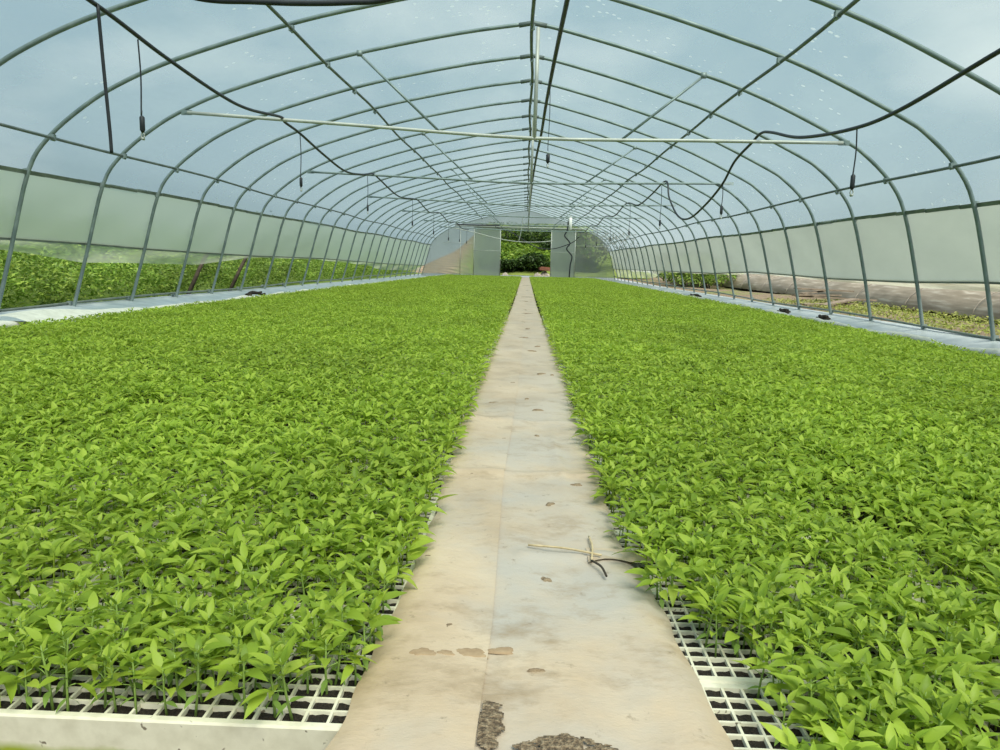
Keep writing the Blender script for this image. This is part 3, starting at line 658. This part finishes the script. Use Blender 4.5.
for side in (-1, 1):
    for c in range(6 if side < 0 else 5):
        for r in range(NL if side < 0 else NR):
            if side < 0: x = LX0 - (c + .5) * LW; y = LY0 + (r + .5) * LDp
            else: x = RX0 + (c + .5) * RW; y = RY0 + (r + .5) * RDp
            near = (c == 0 and r < 28) or (c == 1 and r < 4)
            if not near:
                Wd, Dd = (LW, LDp) if side < 0 else (RW, RDp)
                rest.box((x, y, (TZ - .012) / 2 + gs(y)), (Wd - .003, Dd - .003, TZ - .012)); continue
            sd = 'left' if side < 0 else 'right'
            if c == 0: lab = 'cream plug tray touching the %s edge of the walkway, %s from the front' % (sd, ORD[r] if r < len(ORD) else 'last')
            else: lab = 'cream plug tray in the second column %s of the walkway, %s from the front' % (sd, ORD[r])
            if side < 0 and r == 0 and c == 0: lab = 'cream plug tray at the front left, its whole front rim and soil cells bare'
            if side > 0 and r == 2 and c == 0: lab = 'cream plug tray right of the walkway behind the wide bare tray joint'
            if side > 0 and r == 1 and c == 0: lab = 'cream plug tray right of the walkway in front of the wide bare tray joint'
            p = protoL if side < 0 else protoR
            if side < 0 and not usedL: o = p; usedL = True; o['label'] = lab; o.location = (x, y, gs(y)); continue
            if side > 0 and not usedR: o = p; usedR = True; o['label'] = lab; o.location = (x, y, gs(y)); continue
            dup(p, (x, y, gs(y)), 0, 1, lab)
tag(rest.build('tray_field', simple('soil_filled_trays', [(.35, (.02, .015, .01)), (.60, (.04, .03, .02)), (.70, (.40, .38, .31))], 60., .9), smooth=False), 'soil-filled plug trays hidden under the seedlings away from the walkway', 'trays', kind='stuff')

# ------------------------------------------------------------------ seedlings
def leaf_pts(L, W, droop, fold, lod):
    """a pointed pepper leaf along +x, base at origin"""
    def mid(t): return np.array([L * t * (1 - .12 * droop * t), 0, -droop * L * .5 * t * t])
    prof = lambda t: W * (math.sin(PI * min(t ** .72, 1)) ** .9) * (1 - .18 * t)
    V = []; F = []
    if lod == 0: ts = [0, .18, .38, .6, .82, 1.]
    elif lod == 1: ts = [0, .30, .68, 1.]
    else:
        V = [mid(0), mid(.42) + [0, W * .95, fold * W * .5], mid(1), mid(.42) + [0, -W * .95, fold * W * .5]]
        return np.array(V), [(0, 1, 2), (0, 2, 3)]
    V.append(mid(0))
    for t in ts[1:-1]:
        m = mid(t); ww = prof(t); V += [m + [0, ww, fold * ww], m, m + [0, -ww, fold * ww]]
    V.append(mid(1)); n = len(ts) - 2; tip = len(V) - 1
    F += [(0, 2, 1), (0, 3, 2)]
    for k in range(n - 1):
        a = 1 + 3 * k; F += [(a, a + 1, a + 4, a + 3), (a + 1, a + 2, a + 5, a + 4)]
    a = 1 + 3 * (n - 1); F += [(a, a + 1, tip), (a + 1, a + 2, tip)]
    return np.array(V), F
def rot(az, pitch, roll):
    ca, sa = math.cos(az), math.sin(az); cp, sp_ = math.cos(pitch), math.sin(pitch); cr, sr = math.cos(roll), math.sin(roll)
    Rz = np.array([[ca, -sa, 0], [sa, ca, 0], [0, 0, 1]]); Ry = np.array([[cp, 0, -sp_], [0, 1, 0], [sp_, 0, cp]]); Rx = np.array([[1, 0, 0], [0, cr, -sr], [0, sr, cr]])
    return Rz @ Ry @ Rx
def seedling(rr, lod):
    """returns foliage (V, F), stem MB-like (V, F), seed leaves list"""
    H = rr.uniform(.052, .070); fv = []; ff = []; off = 0
    leaves = []
    nl = 6 if lod < 2 else 5
    az = rr.uniform(0, 6.28)
    petio = []
    for k in range(nl):
        q = k / (nl - 1)
        zb = H * (.55 + .45 * q); az += 2.4 + rr.uniform(-.35, .35)
        L = rr.uniform(.034, .048) * (1 - .32 * q); W = L * rr.uniform(.175, .235)
        pitch = math.radians(rr.uniform(3, 40) + 26 * q - 6); pl = .013 * (1 - .5 * q)
        d = np.array([math.cos(az), math.sin(az), .55]) * pl
        leaves.append((zb, az, pitch, L, W, d)); petio.append((zb, d))
    for k in range(2 if lod == 0 else (1 if lod == 1 else 0)):
        a2 = az + 1.3 + k * 2.6; leaves.append((H * 1.0, a2, math.radians(62), .021, .0040, np.zeros(3)))
    for zb, a, pitch, L, W, d in leaves:
        V, F = leaf_pts(L, W, rr.uniform(.25, 1.), rr.uniform(.15, .6), lod)
        V = V @ rot(a, pitch, rr.uniform(-.5, .5)).T + np.array([0, 0, zb]) + d
        fv.append(V); ff += [tuple(i + off for i in f) for f in F]; off += len(V)
    return np.concatenate(fv), ff, H, petio
# grid of plants
def plants():
    P = []
    cw, cd = (LW - .02) / LNX, (LDp - .02) / LNY
    for c in range(6):
        for r in range(NL):
            ox = LX0 - (c + 1) * LW + .01; oy = LY0 + r * LDp + .01
            for i in range(LNX):
                for j in range(LNY): P.append((ox + (i + .5) * cw, oy + (j + .5) * cd, 0, r * LNY + j, (c + 1) * LNX - i - 1))
    cw, cd = (RW - .025) / RNX, (RDp - .025) / RNY
    for c in range(5):
        for r in range(NR):
            ox = RX0 + c * RW + .0125; oy = RY0 + r * RDp + .0125
            for i in range(RNX):
                for j in range(RNY): P.append((ox + (i + .5) * cw, oy + (j + .5) * cd, 1, r * RNY + j, c * RNX + i))
    return np.array(P)
P = plants()
x, y, sd = P[:, 0], P[:, 1], P[:, 2]
keep = rs.rand(len(P)) < .90
keep &= np.abs(x) < .85 * y + .35                                   # nothing is built far outside the view
keep &= y > .60
bare = (sd == 1) & (((y < .93) & (x < .325 + .03 * np.sin(y * 60))) | ((y >= .93) & (y < 1.02) & (x < .365)) | ((y < 1.15) & (x < .27)))
keep &= ~bare
eL = np.array([edgeL(q) for q in y]); eR = np.array([edgeR(q) for q in y])
keep &= ~((sd == 0) & (x > eL - .003)) & ~((sd == 1) & (x < eR + .003))
keep &= ~((y > 12) & (rs.rand(len(P)) < .25))
P = P[keep]; x, y, sd = P[:, 0], P[:, 1], P[:, 2]
jit = rs.normal(0, .0035, (len(P), 2)); 
# which show largest: project into the frame
Rn = np.array(R).T
cc = (np.stack([x, y, np.full(len(P), .10) - .606], 1)) @ Rn.T
u = 500 + 750 * cc[:, 0] / -cc[:, 2]; v = 375 - 750 * cc[:, 1] / -cc[:, 2]
inview = (u > 6) & (u < 994) & (v < 742)
dist = np.sqrt(x ** 2 + y ** 2 + .25); dist[~inview] = 99
near_idx = np.argsort(dist)[:300]
is_near = np.zeros(len(P), bool); is_near[near_idx] = True
# individual plants from a few kinds
rr = random.Random(5); protos = []
for k in range(10):
    V, F, H, pet = seedling(rr, 0)
    b = MB(); b.add(V.tolist(), F); fme = b.mesh('foliage', M_leaf)
    s = MB(); s.tube([(0, 0, -.006), (.0012, .0006, H * .5), (0, 0, H), (0, 0, H + .008)], [.0017, .0014, .0011, .0006], 6)
    for zb, d in pet: s.tube([(0, 0, zb), (d[0] * .5, d[1] * .5, zb + d[2] * .65), (d[0], d[1], zb + d[2])], .0007, 4)
    sme = s.mesh('stem', M_stem)
    a0 = rr.uniform(0, 6.28); seeds = []
    for q in range(2):
        V2, F2 = leaf_pts(.020, .0040, .7, .1, 0); V2 = V2 @ rot(a0 + PI * q + rr.uniform(-.3, .3), rr.uniform(-.5, .2), 0).T + np.array([0, 0, H * .36])
        b = MB(); b.add(V2.tolist(), F2); seeds.append(b.mesh('seed_leaf', M_leafseed))
    protos.append((fme, sme, seeds))
sideword = {0: 'left', 1: 'right'}
minrow = {0: 0, 1: int(P[(sd == 1) & is_near][:, 3].min())}
rank = {}
for rw in (0, 1):
    for k, i in enumerate(sorted([i for i in near_idx if P[i, 2] == 0 and P[i, 3] == rw], key=lambda i: P[i, 4])): rank[i] = k
for n_, i in enumerate(near_idx):
    px, py, s_, row, colm = P[i]; s_ = int(s_); px += jit[i, 0]; py += jit[i, 1]
    # every seedling of the bare front row and of the walkway edge can be pointed at
    if s_ == 0 and row == 0: lab = 'pepper seedling in the bare front row left of the walkway, %s from it' % ORD[rank[i]]
    elif s_ == 0 and row == 1: lab = 'pepper seedling in the second row of the front left tray, %s from the walkway' % ORD[rank[i]]
    elif s_ == 0: lab = 'pepper seedling crowded among the nearest leaves left of the walkway behind the bare front rows'
    else: lab = 'pepper seedling crowded among the nearest leaves right of the walkway by the bare tray joint'
    e = thing('pepper_seedling', lab, 'seedling', (px, py, TZ - .008), 'nearest pepper seedlings %s of the walkway' % sideword[s_])
    e.rotation_euler = (rr.gauss(0, .10), rr.gauss(0, .10), rr.uniform(0, 6.28)); sc = rr.uniform(.85, 1.18); e.scale = (sc, sc, sc * rr.uniform(.95, 1.1))
    fme, sme, seeds = protos[n_ % 10]
    for nm, me in (('foliage', fme), ('stem', sme)) + tuple(('seed_leaf', q) for q in seeds):
        o = bpy.data.objects.new(nm, me); COL.objects.link(o); o.parent = e
# all the others as one mass
allV = []; allL = []; allT = []; voff = 0
def emit(idx, lod, scale):
    global voff
    nk = 24 if lod < 2 else 30; which = rs.randint(0, nk, len(idx)); r2 = random.Random(20 + lod)
    for k in range(nk):
        V, F, H, pet = seedling(r2, lod)
        sel = idx[which == k]
        if len(sel) == 0: continue
        if lod == 0:   # a thin stem as a three-sided post
            m = len(V); st = []
            for zz, rad in ((-.004, .0017), (H, .0011)):
                for q in range(3): st.append((rad * math.cos(q * 2.09), rad * math.sin(q * 2.09), zz))
            V = np.concatenate([V, np.array(st)]); F = F + [(m + q, m + (q + 1) % 3, m + 3 + (q + 1) % 3, m + 3 + q) for q in range(3)]
        n = len(sel); az = rs.rand(n) * 2 * PI; s = scale * rs.uniform(.80, 1.22, n) * (1 + .09 * np.sin(P[sel, 0] * 9 + 3 * np.sin(P[sel, 1] * 4)) * np.sin(P[sel, 1] * 7 + P[sel, 0] * 5)); tx = rs.normal(0, .12, n); ty = rs.normal(0, .12, n)
        ca, sa = np.cos(az), np.sin(az)
        X = V[None, :, 0] * ca[:, None] - V[None, :, 1] * sa[:, None]; Y = V[None, :, 0] * sa[:, None] + V[None, :, 1] * ca[:, None]; Z = np.repeat(V[None, :, 2], n, 0)
        X = X + Z * tx[:, None]; Y = Y + Z * ty[:, None]
        W = np.stack([X * s[:, None] + (P[sel, 0] + jit[sel, 0])[:, None], Y * s[:, None] + (P[sel, 1] + jit[sel, 1])[:, None], Z * s[:, None] + (TZ - .008 - .005 * np.maximum(P[sel, 1] - 4, 0))[:, None]], -1).reshape(-1, 3)
        loops = np.array([i for f in F for i in f]); tot = np.array([len(f) for f in F])
        allL.append((loops[None, :] + (voff + np.arange(n) * len(V))[:, None]).ravel()); allT.append(np.tile(tot, n)); allV.append(W); voff += n * len(V)
rem = np.where(~is_near)[0]; yy = P[rem, 1]
emit(rem[yy < 3.0], 0, 1.0)
emit(rem[(yy >= 3.0) & (yy < 9)], 1, 1.02)
far = rem[yy >= 9]; far = far[rs.rand(len(far)) < .62]
emit(far, 2, 1.16)
Vv = np.concatenate(allV).astype(np.float32); Lp = np.concatenate(allL).astype(np.int32); Tt = np.concatenate(allT).astype(np.int32)
me = bpy.data.meshes.new('seedling_bed'); me.vertices.add(len(Vv)); me.vertices.foreach_set('co', Vv.ravel())
me.loops.add(len(Lp)); me.loops.foreach_set('vertex_index', Lp)
me.polygons.add(len(Tt)); me.polygons.foreach_set('loop_start', np.concatenate([[0], np.cumsum(Tt)[:-1]]).astype(np.int32))
me.polygons.foreach_set('use_smooth', np.ones(len(Tt), bool)); me.materials.append(M_leaf); me.update(calc_edges=True)
sb = bpy.data.objects.new('seedling_foliage', me); COL.objects.link(sb)
tag(sb, 'dense green carpet of pepper seedlings filling both beds to the far wall', 'seedlings', kind='stuff')
print('mass verts', len(Vv), 'faces', len(Tt), 'plants', len(P))

# ------------------------------------------------------------------ plants outside
def leafcloud(rr, n, fn, L, lod=2):
    Vs = []; F = []; off = 0
    for _ in range(n):
        p, nrm = fn(rr)
        V, f = leaf_pts(L * rr.uniform(.6, 1.4), L * rr.uniform(.2, .34), rr.uniform(.2, .8), rr.uniform(0, .4), lod)
        a = math.atan2(nrm[1], nrm[0]) + rr.gauss(0, .9)
        V = V @ rot(a, rr.uniform(-.7, .8), rr.uniform(-.8, .8)).T + np.array(p)
        Vs.append(V); F += [tuple(i + off for i in g) for g in f]; off += len(V)
    return np.concatenate(Vs), F
def shrub(name, loc, size, n, L, m, label, cat='shrub', group=None, seed=0):
    rr = random.Random(seed); w_, d_, h_ = size
    lobes = [(rr.uniform(-.45, .45) * w_, rr.uniform(-.45, .45) * d_, h_ * rr.uniform(.35, .68), rr.uniform(.28, .45)) for _ in range(7)]
    def fn(r):
        lx, ly, lz, lr = r.choice(lobes); th = r.uniform(0, 6.28); cz = r.uniform(-.9, 1); q = math.sqrt(1 - cz * cz); f = r.uniform(.65, 1.05)
        return (lx + math.cos(th) * q * lr * w_ * f, ly + math.sin(th) * q * lr * d_ * f, max(.02, lz + cz * lr * h_ * f)), (math.cos(th), math.sin(th))
    t = thing(name, label, cat, loc, group)
    V, F = leafcloud(rr, n, fn, L, 2); b = MB(); b.add(V.tolist(), F); b.build('foliage', m, t, False)
    for lx, ly, lz, lr in lobes[:5]:
        s = MB(); s.tube([(lx * .15, ly * .15, -.15), (lx * .6, ly * .6, lz * .5), (lx, ly, lz)], [.025, .018, .01], 5); s.build('stem', M_bark, t)
    return t
# left: waist high weeds right outside the curtain, bushes behind
rr = random.Random(77)
def weedfn(r):
    y = 3.5 + 31 * r.random() ** 1.6; x = -4.97 - 3.4 * r.random() ** 1.5
    hh = .17 + .25 * (abs(math.sin(x * 2.1 + y * 1.3)) + abs(math.sin(x * 3.7 - y * .9))) * .7 + min(-5 - x, 2.5) * .16
    return (x, y, max(gz(x, y), 0) + hh * r.random() ** .6), (r.uniform(-1, 1), r.uniform(-1, 1))
V, F = leafcloud(rr, 90000, weedfn, .062, 2); b = MB(); b.add(V.tolist(), F)
tag(b.build('weeds', M_weed, smooth=False), 'tangle of bright green weeds outside the left wall', 'weeds', kind='stuff')
bushes = [(-8.2, 6.2, 1.9, 1.2, 1.2), (-7.6, 8.4, 1.8, 1.3, 1.3), (-8.6, 10.2, 2.2, 1.5, 1.4), (-7.4, 12.6, 1.6, 1.4, 1.0), (-8.3, 15.0, 2.4, 1.6, .95), (-7.2, 18.2, 1.8, 1.6, 1.4), (-8.0, 21.5, 2.4, 2., 1.3), (-7.4, 25.5, 2.4, 2., 1.5), (-7.8, 30.0, 2.6, 2.2, 1.4), (-9.5, 8.6, 2.4, 2.0, 1.4), (-10.2, 12., 2.6, 2.0, 1.35)]
for i, (x_, y_, w_, d_, h_) in enumerate(bushes):
    dk = i in (0, 2, 5)
    shrub('shrub', (x_, y_, gz(x_, y_)), (w_, d_, h_), 2600, .085, M_bush if not dk else M_bushdark, ('dark ' if dk else 'bright ') + 'leafy shrub beyond the weeds outside the left wall, %s from the camera' % ORD[i], group='shrubs outside the left wall', seed=100 + i)
shrub('bushy_tree', (-6.9, 15.9, .1), (.8, .8, 1.3), 1100, .10, M_bushdark, 'dark narrow bush against the left wall among brighter weeds', 'bush', seed=150)
for i, (x_, y_, tx, lab) in enumerate([(-4.93, 10.75, .26, 'dark leaning stake outside the left wall, nearer the camera'), (-4.95, 12.35, .30, 'dark leaning stake outside the left wall, farther from the camera')]):
    b = MB(); b.tube([(0, 0, -.1), (tx * .5, .2, .35), (tx, .42, .78)], [.032, .03, .026], 7); tag(b.build('stake', M_bark, loc=(x_, y_, 0)), lab, 'stake', 'stakes outside the left wall')
# right: low plastic tunnel, grass patches, boards, mound
t = thing('low_tunnel', 'long low tunnel of dusty beige plastic outside the right wall', 'tunnel', (6.9, 0, 0))
b = MB()
def tun(u, v):
    y = 4.5 + 23 * u; a = PI * v; r = .62 + .05 * math.sin(y * 2.1) * math.sin(a)
    return (-math.cos(a) * r, y, .40 * math.sin(a) * (1 + .06 * math.sin(y * 3.3)) + .012 * math.sin(y * 14 + v * 8))
b.grid(tun, 110, 14); b.build('cover', simple('dusty_film', [(.3, (.20, .17, .12)), (.55, (.29, .25, .19)), (.72, (.46, .43, .36))], 3.2, .5, stretch=(3, .45, 5), bump=.3), t)
for k in range(12):
    s = MB(); s.tube([(-math.cos(PI * q / 12) * .66, 5 + 1.9 * k, .43 * math.sin(PI * q / 12)) for q in range(13)], .008, 5); s.build('hoop', M_stone, t)
def patchfn(r):
    y = 4.5 + 9.5 * r.random(); x = 4.35 + 1.5 * r.random()
    while abs(math.sin(x * 2.3 + y * .8)) < .45 * r.random(): y = 4.5 + 9.5 * r.random(); x = 4.35 + 1.5 * r.random()
    return (x, y, .01 + .07 * r.random()), (r.uniform(-1, 1), r.uniform(-1, 1))
V, F = leafcloud(rr, 5200, patchfn, .045, 2); b = MB(); b.add(V.tolist(), F)
tag(b.build('low_weeds', leaf('dry_weed', (.18, .24, .04), (.28, .34, .07), (.40, .42, .14), .35), smooth=False), 'patchy yellowish weeds on the bare ground outside the right wall', 'weeds', kind='stuff')
for i in range(6):
    b = MB(); b.box((0, 0, 0), (.13, 1.3 + .2 * math.sin(i), .025)); o = b.build('board', M_wood, loc=(4.95 + .16 * (i % 3), 12.4 + .55 * (i // 2), .05 + .04 * i), smooth=False)
    o.rotation_euler = (.05 * math.sin(i * 2), .1 * math.cos(i), -1.0 + .35 * math.sin(i * 2.2))
    tag(o, 'weathered wooden board lying outside the right wall, %s up in the loose pile' % ORD[i], 'board', 'boards outside the right wall')
shrub('shrub', (5.6, 23.0, 0), (1.9, 5., 1.0), 4200, .13, M_weed, 'low bright green mound of plants outside the far right wall', seed=301)
shrub('shrub', (5.5, 28.4, 0), (1.8, 4.6, 1.2), 3500, .13, M_bushdark, 'dark low bush behind the bright mound outside the far right wall', seed=302)
shrub('shrub', (6.2, 32.4, 0), (2., 2.4, 1.1), 1200, .11, M_bush, 'green bush outside the right wall nearest the end wall', seed=303)
# hillside behind the door
def hillfn(r):
    x = -2.2 + 5.6 * r.random(); y = 36.2 + 10 * r.random() ** 1.2
    return (x, y, hillz(x, y) + .35 * r.random()), (r.uniform(-1, 1), r.uniform(-1, 1))
V, F = leafcloud(rr, 14000, hillfn, .26, 2); b = MB(); b.add(V.tolist(), F)
tag(b.build('hill_grass', M_grass, smooth=False), 'tall green grass covering the hillside behind the door opening', 'grass', kind='stuff')
for i, (x_, y_, w_, d_, h_, m_, lab) in enumerate([(-.75, 35.9, 1.1, .6, .6, M_bushdark, 'dark bush at the foot of the hill, left in the door opening'), (.2, 36.1, 1.3, .6, .85, M_bushdark, 'dark bush at the foot of the hill, middle of the door opening'), (1.3, 39.4, 1.0, 1.0, .9, M_bushdark, 'dark bush halfway up the hill, right in the door opening'), (-.9, 41.6, 2.6, 1.2, 1.3, M_bushdark, 'dark tree crown above the hill grass, left in the door opening'), (1.2, 41.2, 2.4, 1.2, 1.5, M_bushdark, 'dark tree crown above the hill grass, right in the door opening'), (3.3, 36.4, 2.4, 1.2, 2.1, M_brush, 'dark brownish bush seen through the right end film')]):
    shrub('shrub', (x_, y_, hillz(x_, y_)), (w_, d_, h_), 1300, .16, m_, lab, seed=400 + i)
for i, (x_, y_, s, lab) in enumerate([(.55, 35.2, .20, 'pale rock outside the door, left of the reddish slab'), (.9, 35.4, .26, 'pale rock under the reddish slab outside the door'), (-.95, 35.3, .16, 'small pale rock outside the door beside the left panel')]):
    b = MB(); blob(b, 0, 0, -.03, s, s * .8, s * .9, 70 + i, 12, 5, .25); tag(b.build('rock', M_stone, loc=(x_, y_, 0), smooth=False), lab, 'rock', 'rocks outside the door')
b = MB(); b.box((0, 0, 0), (.52, .3, .13)); b.box((.02, 0, .08), (.46, .26, .04)); o = b.build('slab', M_red, loc=(.88, 35.35, .30), smooth=False); o.rotation_euler = (0, .06, .2); tag(o, 'reddish slab resting on rocks outside the far door', 'slab')
